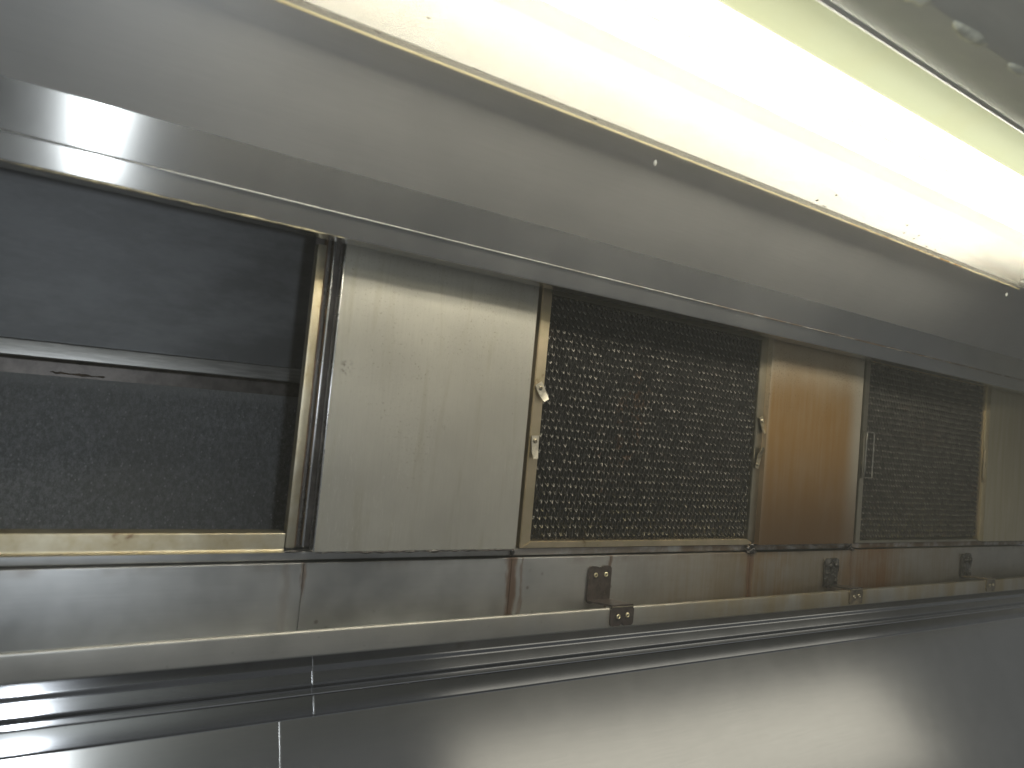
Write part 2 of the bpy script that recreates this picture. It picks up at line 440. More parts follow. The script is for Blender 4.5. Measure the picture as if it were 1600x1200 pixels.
def bead(bm, pts, rad, seg=8, lump=0.0, seed=0):
    """A tube through pts with uneven radius."""
    rows = []
    for i, p in enumerate(pts):
        p = Vector(p)
        d = (Vector(pts[min(i + 1, len(pts) - 1)]) - Vector(pts[max(i - 1, 0)])).normalized()
        a = d.orthogonal().normalized() if abs(d.x) < 0.9 else Vector((0, 1, 0))
        a = (a - d * a.dot(d)).normalized(); b = d.cross(a)
        rr = rad * (1 + lump * (noise.noise(Vector((p.x * 60 + seed, p.z * 60, p.y * 60))) * 1.6))
        if i in (0, len(pts) - 1): rr *= 0.4
        rows.append([bm.verts.new(p + (a * math.cos(q) + b * math.sin(q)) * rr) for q in [2 * math.pi * k / seg for k in range(seg)]])
    for i in range(len(rows) - 1):
        for k in range(seg):
            bm.faces.new((rows[i][k], rows[i][(k + 1) % seg], rows[i + 1][(k + 1) % seg], rows[i + 1][k]))
    bm.faces.new(rows[0]); bm.faces.new(rows[-1])
def lathe(bm, prof, loc, axis='y', seg=14, sx=1.0):
    """prof: (radius, height) pairs, turned round an axis pointing to the viewer (-y) or down (-z)."""
    rows = []
    for r, h in prof:
        row = []
        for k in range(seg):
            a = 2 * math.pi * k / seg
            if axis == 'y': p = (loc[0] + r * math.cos(a), loc[1] - h, loc[2] + r * math.sin(a))
            else: p = (loc[0] + sx * r * math.cos(a), loc[1] + r * math.sin(a), loc[2] - h)
            row.append(bm.verts.new(p))
        rows.append(row)
    for i in range(len(rows) - 1):
        for k in range(seg):
            bm.faces.new((rows[i][k], rows[i][(k + 1) % seg], rows[i + 1][(k + 1) % seg], rows[i + 1][k]))
    bm.faces.new(rows[0]); bm.faces.new(rows[-1])
def blob(bm, loc, sx, sy, sz, seed=0, rough=0.3, sub=2):
    r = bmesh.ops.create_icosphere(bm, subdivisions=sub, radius=1.0)
    for v in r['verts']:
        n = noise.noise(v.co * 1.7 + Vector((seed * 3.1, seed, 0)))
        k = 1 + rough * n
        v.co = Vector((v.co.x * sx * k, v.co.y * sy * k, v.co.z * sz * k)) + Vector(loc)

# ================================================================== THE HOOD
hood = thing('exhaust_hood', 'long brushed stainless steel kitchen exhaust hood seen from underneath', 'exhaust hood', (0.85, 0.83, 0.0))

# fascia strips, sloped roof sheet, flat roof round the light, front slope
bm = new(); sheet(bm, [(0.7490, 0.2556), (0.7656, 0.2112)], X_LO, X_HI, -0.003, 0)
bmesh.ops.bevel(bm, geom=[e for e in bm.edges if abs(e.verts[0].co.x - e.verts[1].co.x) > 1], offset=0.0012, segments=3, affect='EDGES')
link(bm, 'fascia_strip', M['fascia'], hood, 50)
bm = new(); sheet(bm, [(0.7640, 0.2254), (0.7745, 0.1874), (0.8010, 0.1874), (0.8010, 0.2100)], X_LO, X_HI, -0.0015, 0.0022)
link(bm, 'lower_fascia', M['fascia'], hood, 50)
bm = new(); sheet(bm, [(0.7640, 0.2400), (0.7540, 0.2510), (0.7030, 0.3085), (0.6560, 0.3608)], X_LO, X_HI, -0.002, 0.05)
link(bm, 'sloped_sheet', M['sheet'], hood)
LX0, LX1, LY0, LY1 = 0.06, 1.535, 0.3585, 0.6437
bm = new()
box(bm, X_LO, X_HI, LY1 + 0.0062, 0.6570, 0.3605, 0.3630)
box(bm, X_LO, X_HI, 0.3480, LY0 - 0.0005, 0.3605, 0.3630)
box(bm, X_LO, LX0 - 0.0045, LY0 - 0.0004, LY1 + 0.0004, 0.3605, 0.3630)
box(bm, LX1 + 0.0045, X_HI, LY0 - 0.0004, LY1 + 0.0004, 0.3605, 0.3630)
link(bm, 'roof_panel', M['dull'], hood)
bm = new(); sheet(bm, [(0.3500, 0.3600), (0.2680, 0.3190), (-0.3800, 0.1500), (-0.3800, 0.1440), (-0.3600, 0.1440)], X_LO, X_HI, -0.002, 0.003)
link(bm, 'front_slope', M['dull'], hood)
for xx in (X_LO - 0.002, X_HI):
    bm = new()
    pr = [(-0.38, 0.144), (-0.38, 0.154), (0.30, 0.3625), (0.30, 0.50), (1.22, 0.50), (1.22, -0.20), (0.83, -0.27), (0.70, -0.27)]
    a = [bm.verts.new((xx, y, z)) for y, z in pr]; b = [bm.verts.new((xx + 0.002, y, z)) for y, z in pr]
    bm.faces.new(a); bm.faces.new(b[::-1])
    for i in range(len(pr)):
        j = (i + 1) % len(pr); bm.faces.new((a[i], a[j], b[j], b[i]))
    link(bm, 'end_panel', M['sheet'], hood)

# sealant lines
bm = new()
bead(bm, [(X_LO + 0.01 + i * 0.008, 0.7490 + 0.0004 * noise.noise(Vector((i * 0.3, 0, 0))), 0.2570 + 0.0004 * noise.noise(Vector((i * 0.21, 5, 0)))) for i in range(515)], 0.0017, 6, 0.15)
link(bm, 'sealant_line', M['seal_brown'], hood, None)
bm = new()
bead(bm, [(X_LO + 0.01 + i * 0.004, 0.7737 + 0.0006 * noise.noise(Vector((i * 0.3, 2, 0))), 0.1872 + 0.0006 * noise.noise(Vector((i * 0.21, 9, 0)))) for i in range(378)], 0.0008, 6, 0.8, 3)
link(bm, 'sealant_line', M['seal_yellow'], hood, None, label='yellowed lumpy sealant along the top of the open bay')

bm = new(); bead(bm, [(X_LO + 0.002, 0.7652, 0.2108), (X_LO + 0.004, 0.7652, 0.2108), (X_HI - 0.004, 0.7652, 0.2108), (X_HI - 0.002, 0.7652, 0.2108)], 0.0008, 10)
link(bm, 'rolled_hem', M['ledge'], hood, None)
# blank panels between the filters: shallow trays standing proud
PY = 0.8215
def blank(x0, x1, mat, label):
    bm = new()
    z0, z1 = -0.1625, 0.2035
    nx, nz = 14, 16
    g = []
    for i in range(nx + 1):
        row = []
        for k in range(nz + 1):
            u, v = i / nx, k / nz
            y = PY - 0.0012 * math.sin(math.pi * u) * math.sin(math.pi * v) + 0.0004 * noise.noise(Vector((u * 3 + x0 * 9, v * 3, 1)))
            row.append(bm.verts.new((x0 + (x1 - x0) * u, y if 0 < i < nx and 0 < k < nz else PY, z0 + (z1 - z0) * v)))
        g.append(row)
    for i in range(nx):
        for k in range(nz):
            bm.faces.new((g[i][k], g[i + 1][k], g[i + 1][k + 1], g[i][k + 1]))
    ring = [g[i][0] for i in range(nx + 1)] + [g[nx][k] for k in range(1, nz + 1)] + [g[i][nz] for i in range(nx - 1, -1, -1)] + [g[0][k] for k in range(nz - 1, 0, -1)]
    bk = [bm.verts.new(v.co + Vector((0, 0.016, 0))) for v in ring]
    n = len(ring)
    for i in range(n):
        j = (i + 1) % n; bm.faces.new((ring[i], ring[j], bk[j], bk[i]))
    bm.faces.new(bk)
    return link(bm, 'blank_panel', mat, hood, 35, label)
blank(0.2878, 0.5632, M['panel_pale'], 'pale silvery blank panel beside the open bay')
blank(1.0640, 1.3415, M['panel_amber'], 'golden brown grease stained blank panel between the two filters')
blank(1.8560, 2.4000, M['panel_olive'], 'dull olive blank panel right of the far filter')
# flash highlight on the pale panel's side, put into a brighter steel strip
bm = new(); box(bm, 0.2862, 0.28775, PY - 0.0008, PY + 0.014, -0.1622, 0.2000, 0.0004)
link(bm, 'panel_edge_highlight', M['bright'], hood)
# filter slots behind the gaps
for x0, x1 in ((0.5620, 0.5785), (1.0560, 1.0740), (1.3350, 1.3700), (1.8480, 1.8760)):
    bm = new(); box(bm, x0, x1, 0.8445, 0.8480, -0.1640, 0.2100, 0.0005)
    link(bm, 'filter_slot', M['groove'], hood)
# the stile at the right of the open bay: stained flange, slot, bright ridge, slot
bm = new(); box(bm, 0.2585, 0.2690, 0.8340, 0.8470, -0.1605, 0.1890, 0.0012); link(bm, 'stile_flange', M['cream'], hood)
bm = new(); box(bm, 0.2600, 0.2900, 0.8475, 0.8500, -0.1610, 0.2100); link(bm, 'stile_slot', M['groove'], hood)
bm = new(); box(bm, 0.2692, 0.2722, 0.8400, 0.8474, -0.1600, 0.2000, 0.0005); link(bm, 'stile_edge', M['groove_edge'], hood)
bm = new(); sheet(bm, [(0.8470, 0), (0.8300, 0)], 0, 1, 0.001, 0)
bm.free()
bm = new(); box(bm, 0.2755, 0.2785, 0.8290, 0.8474, -0.1585, 0.2000, 0.0012, 3); link(bm, 'stile_ridge', M['bright'], hood)

# sill of the open bay, ledge below the filters
bm = new(); sheet(bm, [(0.8600, -0.1437), (0.8345, -0.1437), (0.8345, -0.1622), (0.8315, -0.1640)], X_LO, 0.2570, -0.0015, 0.0015)
link(bm, 'bay_sill', M['cream'], hood)
bm = new(); sheet(bm, [(0.8500, -0.1648), (0.8345, -0.1648), (0.8345, -0.1742), (0.8450, -0.1742)], X_LO, X_HI, -0.0015, 0.001)
link(bm, 'ledge', M['ledge'], hood)
# ragged old sealant where panels meet the ledge
bm = new()
for xa, xb, k in ((0.2900, 0.5650, 0), (1.0650, 1.3400, 3), (1.856, 2.3, 5)):
    n = int((xb - xa) / 0.003)
    bead(bm, [(xa + i * 0.003, 0.8225 + 0.001 * noise.noise(Vector((i * 0.31, k, 0))), -0.1640 + 0.0012 * noise.noise(Vector((i * 0.27, k, 4)))) for i in range(n)], 0.0011, 6, 0.9, k)
for i in range(7):
    blob(bm, (1.0560 + rnd.uniform(-0.010, 0.016), 0.8290, -0.1700 + rnd.uniform(-0.006, 0.006)), 0.005, 0.003, 0.004, i, 0.8)
for i in range(4):
    blob(bm, (1.3400 + rnd.uniform(-0.008, 0.014), 0.8290, -0.1690 + rnd.uniform(-0.006, 0.004)), 0.004, 0.003, 0.003, i + 9, 0.8)
blob(bm, (0.5660, 0.8320, -0.1690), 0.003, 0.002, 0.006, 3, 0.5)
blob(bm, (0.2650, 0.8320, -0.1640), 0.010, 0.0015, 0.0015, 3, 0.5)
link(bm, 'grime_line', M['grime'], hood, None, kind='stuff')

# inside of the open bay (plenum)
bm = new(); sheet(bm, [(1.1850, 0.0480), (1.1500, 0.3000), (1.1000, 0.4900)], X_LO, X_HI, -0.002, 0.02, 0.0125)
link(bm, 'plenum_baffle', M['soot_wall'], hood)
bm = new(); box(bm, X_LO, X_HI, 1.2020, 1.2050, -0.2480, 0.0220)
for v in bm.verts:
    if v.co.z > 0: v.co.z += 0.0125 * v.co.x - 0.006
link(bm, 'plenum_wall', M['dusty'], hood)
bm = new(); sheet(bm, [(1.1830, 0.0562), (1.1660, 0.0545), (1.1640, 0.0330), (1.1670, 0.0322)], X_LO, X_HI, -0.002, 0.0015, 0.0125)
link(bm, 'channel_rail', M['rail'], hood)
bm = new(); sheet(bm, [(1.1850, 0.0400), (1.2012, 0.0300), (1.2012, 0.0100)], X_LO, X_HI, -0.002, 0.0015, 0.0125)  # dark strip put in for the shade under the rail
link(bm, 'rail_shade_strip', M['groove'], hood)
bm = new()
for i, (xa, xb) in enumerate(((-0.38, -0.24), (0.02, 0.09))):
    n = 22
    bead(bm, [(xa + (xb - xa) * j / n, 1.1975, 0.0150 + 0.0125 * xa + 0.002 * noise.noise(Vector((j * 0.6, i, 0)))) for j in range(n)], 0.0013, 6, 0.9, i)
link(bm, 'rust_deposit', M['rust'], hood, None, kind='stuff')
bm = new()
box(bm, X_LO, X_HI, 0.8360, 1.2010, -0.2500, -0.2485)
box(bm, X_LO, X_HI, 0.7600, 1.2050, 0.4980, 0.5000)
link(bm, 'plenum_shell', M['soot_wall'], hood)

# skirt and trim band under the gutter (sheets lean out towards the viewer)
WY = 0.836
def wl(s, out=0.0): return (WY + 0.407 * s - 0.914 * out, -0.377 + 0.914 * s + 0.407 * out)
def ws(t): return (t * WY + 0.377) / (0.914 - 0.407 * t)   # distance along the sheet where the sight line has slope t
S9, S10 = ws(-0.3941), ws(-0.4234)
SEAM = 0.3165
for xa, xb in ((X_LO, SEAM - 0.0004), (SEAM + 0.0004, X_HI)):
    bm = new(); sheet(bm, [wl(S9 + 0.110, 0.0022), wl(ws(-0.356), 0.0018), wl(ws(-0.361), 0.0), wl(S9 + 0.0105, 0.0), wl(S9 + 0.008, -0.004), wl(S9 + 0.0015, -0.004)], xa, xb, -0.0015, 0.0025)
    link(bm, 'skirt_sheet', M['skirt'], hood)
    bm = new(); sheet(bm, [wl(S9 + 0.0006, -0.003), wl(S9, 0.002), wl(S10 + 0.001, 0.002), wl(S10 - 0.0004, -0.002)], xa, xb, -0.0015, 0.0012)
    link(bm, 'trim_band', M['skirt'], hood)
bm = new()
for (sa, sb, o) in ((ws(-0.345), S9 + 0.011, 0.0012), (S9 - 0.0014, S10 + 0.0018, 0.003)):
    a, b = wl(sa, o), wl(sb, o); a2, b2 = wl(sa, o - 0.003), wl(sb, o - 0.003)
    vs = [bm.verts.new((x, p[0], p[1])) for x in (SEAM - 0.0006, SEAM + 0.0006) for p in (a, b, b2, a2)]
    for q in ((0, 1, 2, 3), (4, 7, 6, 5), (0, 4, 5, 1), (1, 5, 6, 2), (2, 6, 7, 3), (3, 7, 4, 0)): bm.faces.new([vs[i] for i in q])
link(bm, 'skirt_seam', M['bright'], hood)

# ================================================================== WALL CLADDING BELOW
wall = thing('wall_cladding', 'smooth steel sheet cladding on the wall below the gutter', 'wall', (0.85, 0.70, -0.7))
WS = 0.2780
for xa, xb in ((X_LO, WS - 0.0004), (WS + 0.0004, X_HI)):
    bm = new(); sheet(bm, [wl(S10 - 0.0008, -0.003), wl(-0.60, -0.003)], xa, xb, -0.002, 0)
    link(bm, 'cladding_sheet', M['wall'], wall)
bm = new()
a, b = wl(S10 - 0.0016, -0.002), wl(-0.595, -0.002); a2, b2 = wl(S10 - 0.0016, -0.004), wl(-0.595, -0.004)
vs = [bm.verts.new((x, p[0], p[1])) for x in (WS - 0.0007, WS + 0.0007) for p in (a, b, b2, a2)]
for q in ((0, 1, 2, 3), (4, 7, 6, 5), (0, 4, 5, 1), (1, 5, 6, 2), (2, 6, 7, 3), (3, 7, 4, 0)): bm.faces.new([vs[i] for i in q])
link(bm, 'cladding_seam', M['bright'], wall)

# ================================================================== GREASE GUTTER
gut = thing('grease_gutter', 'stained steel grease gutter running under the filters with a raised front lip', 'gutter', (0.85, 0.80, -0.26))
seams = [X_LO, 0.2808, 0.5652, 0.7400, 1.0556, 1.3530, X_HI]
for xa, xb in zip(seams, seams[1:]):
    bm = new(); sheet(bm, [(0.8380, -0.1768), (0.8300, -0.1768), (0.8300, -0.2600)], xa + 0.0004, xb - 0.0004, -0.0015, 0.0008)
    link(bm, 'back_plate', M['gutter'], gut)
bm = new(); sheet(bm, [(0.8285, -0.2606), (0.7800, -0.2630)], X_LO, X_HI, 0.0015, 0)
link(bm, 'trough_floor', M['gutter'], gut)
bm = new(); sheet(bm, [(0.7830, -0.2640), (0.7770, -0.2640), (0.7770, -0.2388), (0.7800, -0.2388)], X_LO, X_HI, -0.0014, 0.0012)
link(bm, 'front_lip', M['lip'], gut)

# ================================================================== BRACKETS
def crusted(bm, amp, seed):
    for v in bm.verts:
        n = v.co * 160
        k = noise.noise(n + Vector((seed * 7, 0, 0))) + 0.6 * noise.noise(n * 2.1 + Vector((0, seed, 0)))
        v.co.y -= max(-0.1, k) * amp
        v.co.x += noise.noise(n * 0.9 + Vector((seed, 9, 0))) * amp * 0.5
        v.co.z += noise.noise(n * 0.8 + Vector((seed, 3, 9))) * amp * 0.4
def plate(bm, x0, x1, z0, z1, y, th, rc=0.006, notch_top=False, notch_bot=False, ntop=8):
    """A rounded flat plate facing the viewer."""
    out = []
    def arc(cx, cz, a0, a1):
        for i in range(5):
            a = math.radians(a0 + (a1 - a0) * i / 4); out.append((cx + rc * math.cos(a), cz + rc * math.sin(a)))
    xm = (x0 + x1) / 2
    arc(x0 + rc, z0 + rc, 180, 270)
    if notch_bot: out += [(xm - 0.004, z0), (xm, z0 + 0.004), (xm + 0.004, z0)]
    arc(x1 - rc, z0 + rc, 270, 360)
    arc(x1 - rc, z1 - rc, 0, 90)
    if notch_top: out += [(xm + 0.005, z1), (xm, z1 - 0.003), (xm - 0.005, z1 - 0.001)]
    arc(x0 + rc, z1 - rc, 90, 180)
    a = [bm.verts.new((x, y, z)) for x, z in out]; b = [bm.verts.new((x, y + th, z)) for x, z in out]
    bm.faces.new(a); bm.faces.new(b[::-1])
    for i in range(len(out)):
        j = (i + 1) % len(out); bm.faces.new((a[i], a[j], b[j], b[i]))
def rivet(parent, x, y, z, mat, r=0.0036, name='rivet'):
    bm = new(); lathe(bm, [(r, 0), (r, 0.0006), (r * 0.85, 0.0014), (r * 0.55, 0.0017), (r * 0.42, 0.0012), (r * 0.38, 0.0002)], (x, y, z))
    o = link(bm, name, mat, parent, 60)
    bm = new(); lathe(bm, [(r * 0.40, 0), (r * 0.40, 0.0006), (r * 0.1, 0.0007)], (x, y, z))
    link(bm, 'rivet_core', M['rivet_hole'], o)
    return o
def bracket(x0, x1, crust, label):
    b = thing('gutter_bracket', label, 'bracket', ((x0 + x1) / 2, 0.80, -0.245), 'brackets holding the gutter lip')
    w = x1 - x0
    bm = new(); plate(bm, x0, x1, -0.2440, -0.1905, 0.8268, 0.0030, 0.006, True)
    if crust:
        bmesh.ops.triangulate(bm, faces=bm.faces)
        bmesh.ops.subdivide_edges(bm, edges=bm.edges, cuts=3, use_grid_fill=True)
        for v in bm.verts:
            if v.co.y < 0.828: v.co.y -= 0.0015
        crusted(bm, 0.0042, x0)
        for i in range(16):
            blob(bm, (x0 + w * rnd.uniform(0.12, 0.88), 0.8265, rnd.uniform(-0.236, -0.197)), 0.006 * rnd.uniform(.6, 1.2), 0.0035, 0.006 * rnd.uniform(.6, 1.2), i + x0, 0.7)
    wp = link(bm, 'wall_plate', M['crust'] if crust else M['bracket'], b, 25 if crust else 35)
    bm = new()
    pr = [(0.8290, -0.2425), (0.8285, -0.2440), (0.7740, -0.2372)]
    sheet(bm, [(0.8290, -0.2420), (0.7750, -0.2358)], x0 + w * 0.04, x1 - w * 0.02, 0.0026, 0, 0, 6)
    if crust: crusted(bm, 0.0012, x0 + 3)
    link(bm, 'arm', M['crust'] if crust == 1 else (M['bracket_olive'] if crust else M['bracket']), b)
    bm = new(); plate(bm, x0, x1, -0.2622, -0.2362, 0.7736, 0.0028, 0.005, False, True)
    if crust:
        bmesh.ops.triangulate(bm, faces=bm.faces); bmesh.ops.subdivide_edges(bm, edges=bm.edges, cuts=2, use_grid_fill=True); crusted(bm, 0.0012, x0 + 5)
    link(bm, 'lip_plate', M['bracket_olive'] if crust else M['bracket'], b)
    bm = new(); box(bm, x0 + 0.002, x1 - 0.001, 0.7731, 0.7766, -0.2366, -0.2356, 0.0003)  # lighter strip standing for the highlight on the plate's top edge
    link(bm, 'edge_highlight', M['clip_dark'], b)
    for (fx, y, z, big) in ((0.30, 0.8268, -0.2035, 1), (0.75, 0.8268, -0.2030, 1), (0.33, 0.7736, -0.2490, 0), (0.72, 0.7736, -0.2480, 0)):
        if crust and big:
            bm = new(); blob(bm, (x0 + w * fx, y - 0.004, z), 0.0055, 0.0040, 0.0050, fx * 9, 0.5); link(bm, 'crusted_rivet', M['crust'], b, None)
        else:
            rivet(b, x0 + w * fx, y, z, M['rivet'] if not crust else M['clip_dark'])
    if not crust:
        for fx, z in ((0.50, -0.2165), (0.28, -0.2320), (0.76, -0.2300)):
            bm = new(); lathe(bm, [(0.0022, 0), (0.0022, 0.0004), (0.0012, 0.0003), (0.0008, 0.0001)], (x0 + w * fx, 0.8268, z)); link(bm, 'screw_hole', M['rivet_hole'], b)
    return b
bracket(0.6990, 0.7420, 0, 'dark brown gutter bracket with four shiny gold rivets')
bracket(1.2650, 1.3050, 1, 'black grease crusted gutter bracket under the golden brown panel')
bracket(1.7750, 1.8150, 2, 'small crusted gutter bracket under the right end of the far filter')

# ================================================================== FILTERS
def grease_filter(x0, x1, mx0, mx1, mz0, mz1, fr_l, fr_r, fr_b, label, seed, z_top=0.2150):
    f = thing('grease_filter', label, 'grease filter', ((x0 + x1) / 2, 0.84, -0.16), 'grease filters in the hood')
    yf, yb = 0.8310, 0.8560
    z0 = -0.1640
    def bar(name, vs_front, mat):
        bm = new()
        a = [bm.verts.new((x, yf, z)) for x, z in vs_front]; b = [bm.verts.new((x, yb, z)) for x, z in vs_front]
        bm.faces.new(a); bm.faces.new(b[::-1])
        for i in range(4):
            j = (i + 1) % 4; bm.faces.new((a[i], a[j], b[j], b[i]))
        bmesh.ops.bevel(bm, geom=list(bm.edges), offset=0.0010, segments=2, affect='EDGES')
        return link(bm, name, mat, f)
    bl = bar('frame_bar', [(x0, z0), (mx0, mz0), (mx0, mz1), (x0, z_top)], fr_l)
    br = bar('frame_bar', [(x1, z0), (mx1, mz0), (mx1, mz1), (x1, z_top)], fr_r)
    bb = bar('frame_bar', [(x0, z0), (mx0, mz0), (mx1, mz0), (x1, z0)], fr_b)
    bt = bar('frame_bar', [(x0, z_top), (mx0, mz1), (mx1, mz1), (x1, z_top)], fr_r)
    bm = new(); box(bm, mx0 - 0.004, mx1 + 0.004, 0.8580, 0.8600, mz0 - 0.004, z_top - 0.004)
    link(bm, 'filter_back', M['back'], f)
    # honeycomb: staggered rows of zigzag strips, three layers deep
    bm = new()
    R = random.Random(seed)
    px, pz = 0.0100, 0.0114
    nr = int((mz1 - mz0) / pz) + 2
    def warp(x, z):
        return 0.0018 * noise.noise(Vector((x * 9, z * 7, seed))) + 0.0006 * noise.noise(Vector((x * 45, z * 45, seed + 4)))
    for layer in range(3):
        yl = 0.8368 + 0.0062 * layer
        for r in range(-1, nr):
            zc = mz0 + r * pz + layer * 0.0042
            n = int((mx1 - mx0 + 0.004) / (px / 2)) + 1
            prev = None
            for i in range(n + 1):
                x = mx0 - 0.001 + i * px / 2 + R.uniform(-0.0003, 0.0003)
                up = (i + r) % 2
                z = zc + (pz * 0.40 if up else -pz * 0.40) + warp(x, zc) + R.uniform(-0.0003, 0.0003)
                y = yl + (0.0020 if up else -0.0012) + 0.0014 * noise.noise(Vector((x * 25, zc * 25, seed + 9)))
                if z < mz0 - 0.003 or z > mz1 + 0.006:
                    prev = None; continue
                ti = -0.62 + R.uniform(-0.12, 0.12)
                w = Vector((0, math.sin(ti), math.cos(ti))) * 0.0019
                t = Vector((0, math.cos(ti), -math.sin(ti))) * 0.0004
                c = Vector((x, y, z))
                cur = [bm.verts.new(c - w + t), bm.verts.new(c + w + t), bm.verts.new(c + w - t), bm.verts.new(c - w - t)]
                if prev and R.random() > 0.01:
                    for k in range(4):
                        bm.faces.new((prev[k], prev[(k + 1) % 4], cur[(k + 1) % 4], cur[k]))
                prev = cur
                if not up and layer < 1 and R.random() > 0.06:
                    # the flattened, upward-tilted bond between two strands
                    hw = px * R.uniform(0.22, 0.31); hh = R.uniform(0.0026, 0.0036); sk = R.uniform(-0.0008, 0.0008); dy = R.uniform(0.0021, 0.0027)
                    a = Vector((x - hw, y - 0.0012 + dy, z + hh)); b = Vector((x + hw, y - 0.0012 + dy + R.uniform(-.0008, .0008), z + hh)); d = Vector((x + sk, y - 0.0016, z - 0.0012))
                    q = [bm.verts.new(a), bm.verts.new(b), bm.verts.new(d), bm.verts.new((a + b + d) / 3 + Vector((0, 0.0018, -0.0022)))]
                    for tri in ((0, 1, 2), (0, 3, 1), (1, 3, 2), (2, 3, 0)): bm.faces.new([q[k] for k in tri]).material_index = 1
    hc = link(bm, 'honeycomb_mesh', M['core'], f, 20, kind='stuff')
    hc.data.materials.append(M['bond'])
    return f, bl, br
f2, f2l, f2r = grease_filter(0.5765, 1.0665, 0.5935, 1.0455, -0.1545, 0.1885, M['frame_tan'], M['frame_dull'], M['frame_tan'],
    'nearer grease filter with tan frame between the pale and golden panels', 11)
f3, f3l, f3r = grease_filter(1.3640, 1.8690, 1.3800, 1.8480, -0.1590, 0.1930, M['frame_dull'], M['frame_tan'], M['frame_dull'],
    'far grease filter with dull olive frame, right of the golden panel', 23)
def clip(parent, x, z, ang, L, w, mat, y=0.8286, hook=True):
    """A swivel clip: flat strip pivoting on a rivet, its tip bent towards the viewer."""
    bm = new()
    pts = [(-0.007, -w), (0.002, -w), (L * 0.6, -w), (L, -w * 0.75), (L, w * 0.6), (L * 0.6, w * 0.9), (0.002, w), (-0.007, w)]
    ca, sa = math.cos(ang), math.sin(ang)
    def pos(u, v, d): return (x + u * ca - v * sa, y - d, z + u * sa + v * ca)
    bend = lambda u: 0.0035 * max(0, (u - L * 0.5) / (L * 0.5)) if hook else 0
    a = [bm.verts.new(pos(u, v, 0.0016 + bend(u))) for u, v in pts]; b = [bm.verts.new(pos(u, v, 0.0002 + bend(u))) for u, v in pts]
    m = len(pts) // 2
    for i in range(m - 1 + 0):
        bm.faces.new((a[i], a[i + 1], a[2 * m - 2 - i], a[2 * m - 1 - i])); bm.faces.new((b[i], b[i + 1], b[2 * m - 2 - i], b[2 * m - 1 - i]))
    for i in range(len(pts)):
        j = (i + 1) % len(pts); bm.faces.new((a[i], a[j], b[j], b[i]))
    o = link(bm, 'clip', mat, parent)
    bm = new(); lathe(bm, [(0.0034, 0), (0.0034, 0.0008), (0.0024, 0.0016), (0.0014, 0.0017), (0.0010, 0.0009)], (x, y - 0.0016, z))
    link(bm, 'rivet', M['clip_dark'], o, 60)
clip(f2, 0.5845, 0.0560, math.radians(-58), 0.019, 0.0062, M['clip'])
clip(f2, 0.5835, -0.0170, math.radians(-86), 0.024, 0.0058, M['clip'])
clip(f2, 1.0565, 0.0490, math.radians(-68), 0.022, 0.0048, M['clip_dark'])
clip(f2, 1.0530, -0.0260, math.radians(75), 0.030, 0.0048, M['clip_dark'])
# wire drop-handles of the far filter
def handle(parent, xa, xb, za, zb, mat, rad=0.0011, y=0.8265):
    bm = new()
    pts = []
    for (p, q) in (((xa, za), (xb, za)), ((xb, za), (xb, zb)), ((xb, zb), (xa, zb)), ((xa, zb), (xa, za))):
        for i in range(6): pts.append((p[0] + (q[0] - p[0]) * i / 6, y, p[1] + (q[1] - p[1]) * i / 6))
    pts.append(pts[0])
    bead(bm, pts, rad, 6)
    return link(bm, 'handle', mat, parent, None)
handle(f3, 1.3735, 1.3990, -0.036, 0.0530, M['wire'])
bm = new(); box(bm, 1.3660, 1.3740, 0.8275, 0.8305, -0.0380, 0.0545, 0.0006); link(bm, 'handle_plate', M['frame_dull'], f3)
handle(f3, 1.8520, 1.8745, -0.0290, 0.0490, M['frame_tan'], 0.0014)
bm = new(); box(bm, 1.8545, 1.8640, 0.8270, 0.8305, -0.0265, 0.0465, 0.0006); hp = link(bm, 'handle_plate', M['clip_dark'], f3)
for zz in (0.038, -0.018): rivet(hp, 1.8590, 0.8270, zz, M['rivet'], 0.0028)

# ================================================================== LIGHT FITTING
lamp = thing('light_fitting', 'long bright lit fluorescent light fitting with a yellowed diffuser', 'light fitting', ((LX0 + LX1) / 2, 0.49, 0.36))
ZB = 0.3450
bm = new()
vs = [[bm.verts.new((x, y, z)) for x in (LX0, LX1)] for y, z in ((LY1 - 0.0042, ZB + 0.0016), (LY1 - 0.0030, ZB), (LY1 - 0.0016, ZB), (LY1, ZB + 0.0014), (LY1, ZB + 0.0024))]
for a, b in zip(vs, vs[1:]): bm.faces.new((a[0], a[1], b[1], b[0]))
link(bm, 'rim', M['rim'], lamp)
bm = new(); box(bm, LX0 + 0.003, LX1 - 0.003, 0.3966, LY1 - 0.0015, ZB + 0.0026, ZB + 0.0040)
bmesh.ops.delete(bm, geom=[f for f in bm.faces if abs(f.calc_center_median().z - ZB - 0.0026) > 0.0002], context='FACES')
link(bm, 'diffuser', M['diffuser'], lamp)
bm = new()
vs = [bm.verts.new(c) for c in ((LX0 + 0.003, 0.3966, ZB + 0.0026), (LX1 - 0.003, 0.3966, ZB + 0.0026), (LX1 + 0.004, LY0 + 0.001, 0.3600), (LX0 - 0.004, LY0 + 0.001, 0.3600))]
bm.faces.new(vs)
link(bm, 'diffuser_side', M['diffuser_side'], lamp)
bm = new()
vs = [bm.verts.new(c) for c in ((LX0 + 0.001, LY1 - 0.0012, ZB + 0.0027), (LX1 - 0.001, LY1 - 0.0012, ZB + 0.0027), (LX1 + 0.003, LY1 + 0.0060, 0.3603), (LX0 - 0.003, LY1 + 0.0060, 0.3603))]
bm.faces.new(vs)
link(bm, 'diffuser_side', M['diffuser_back'], lamp)
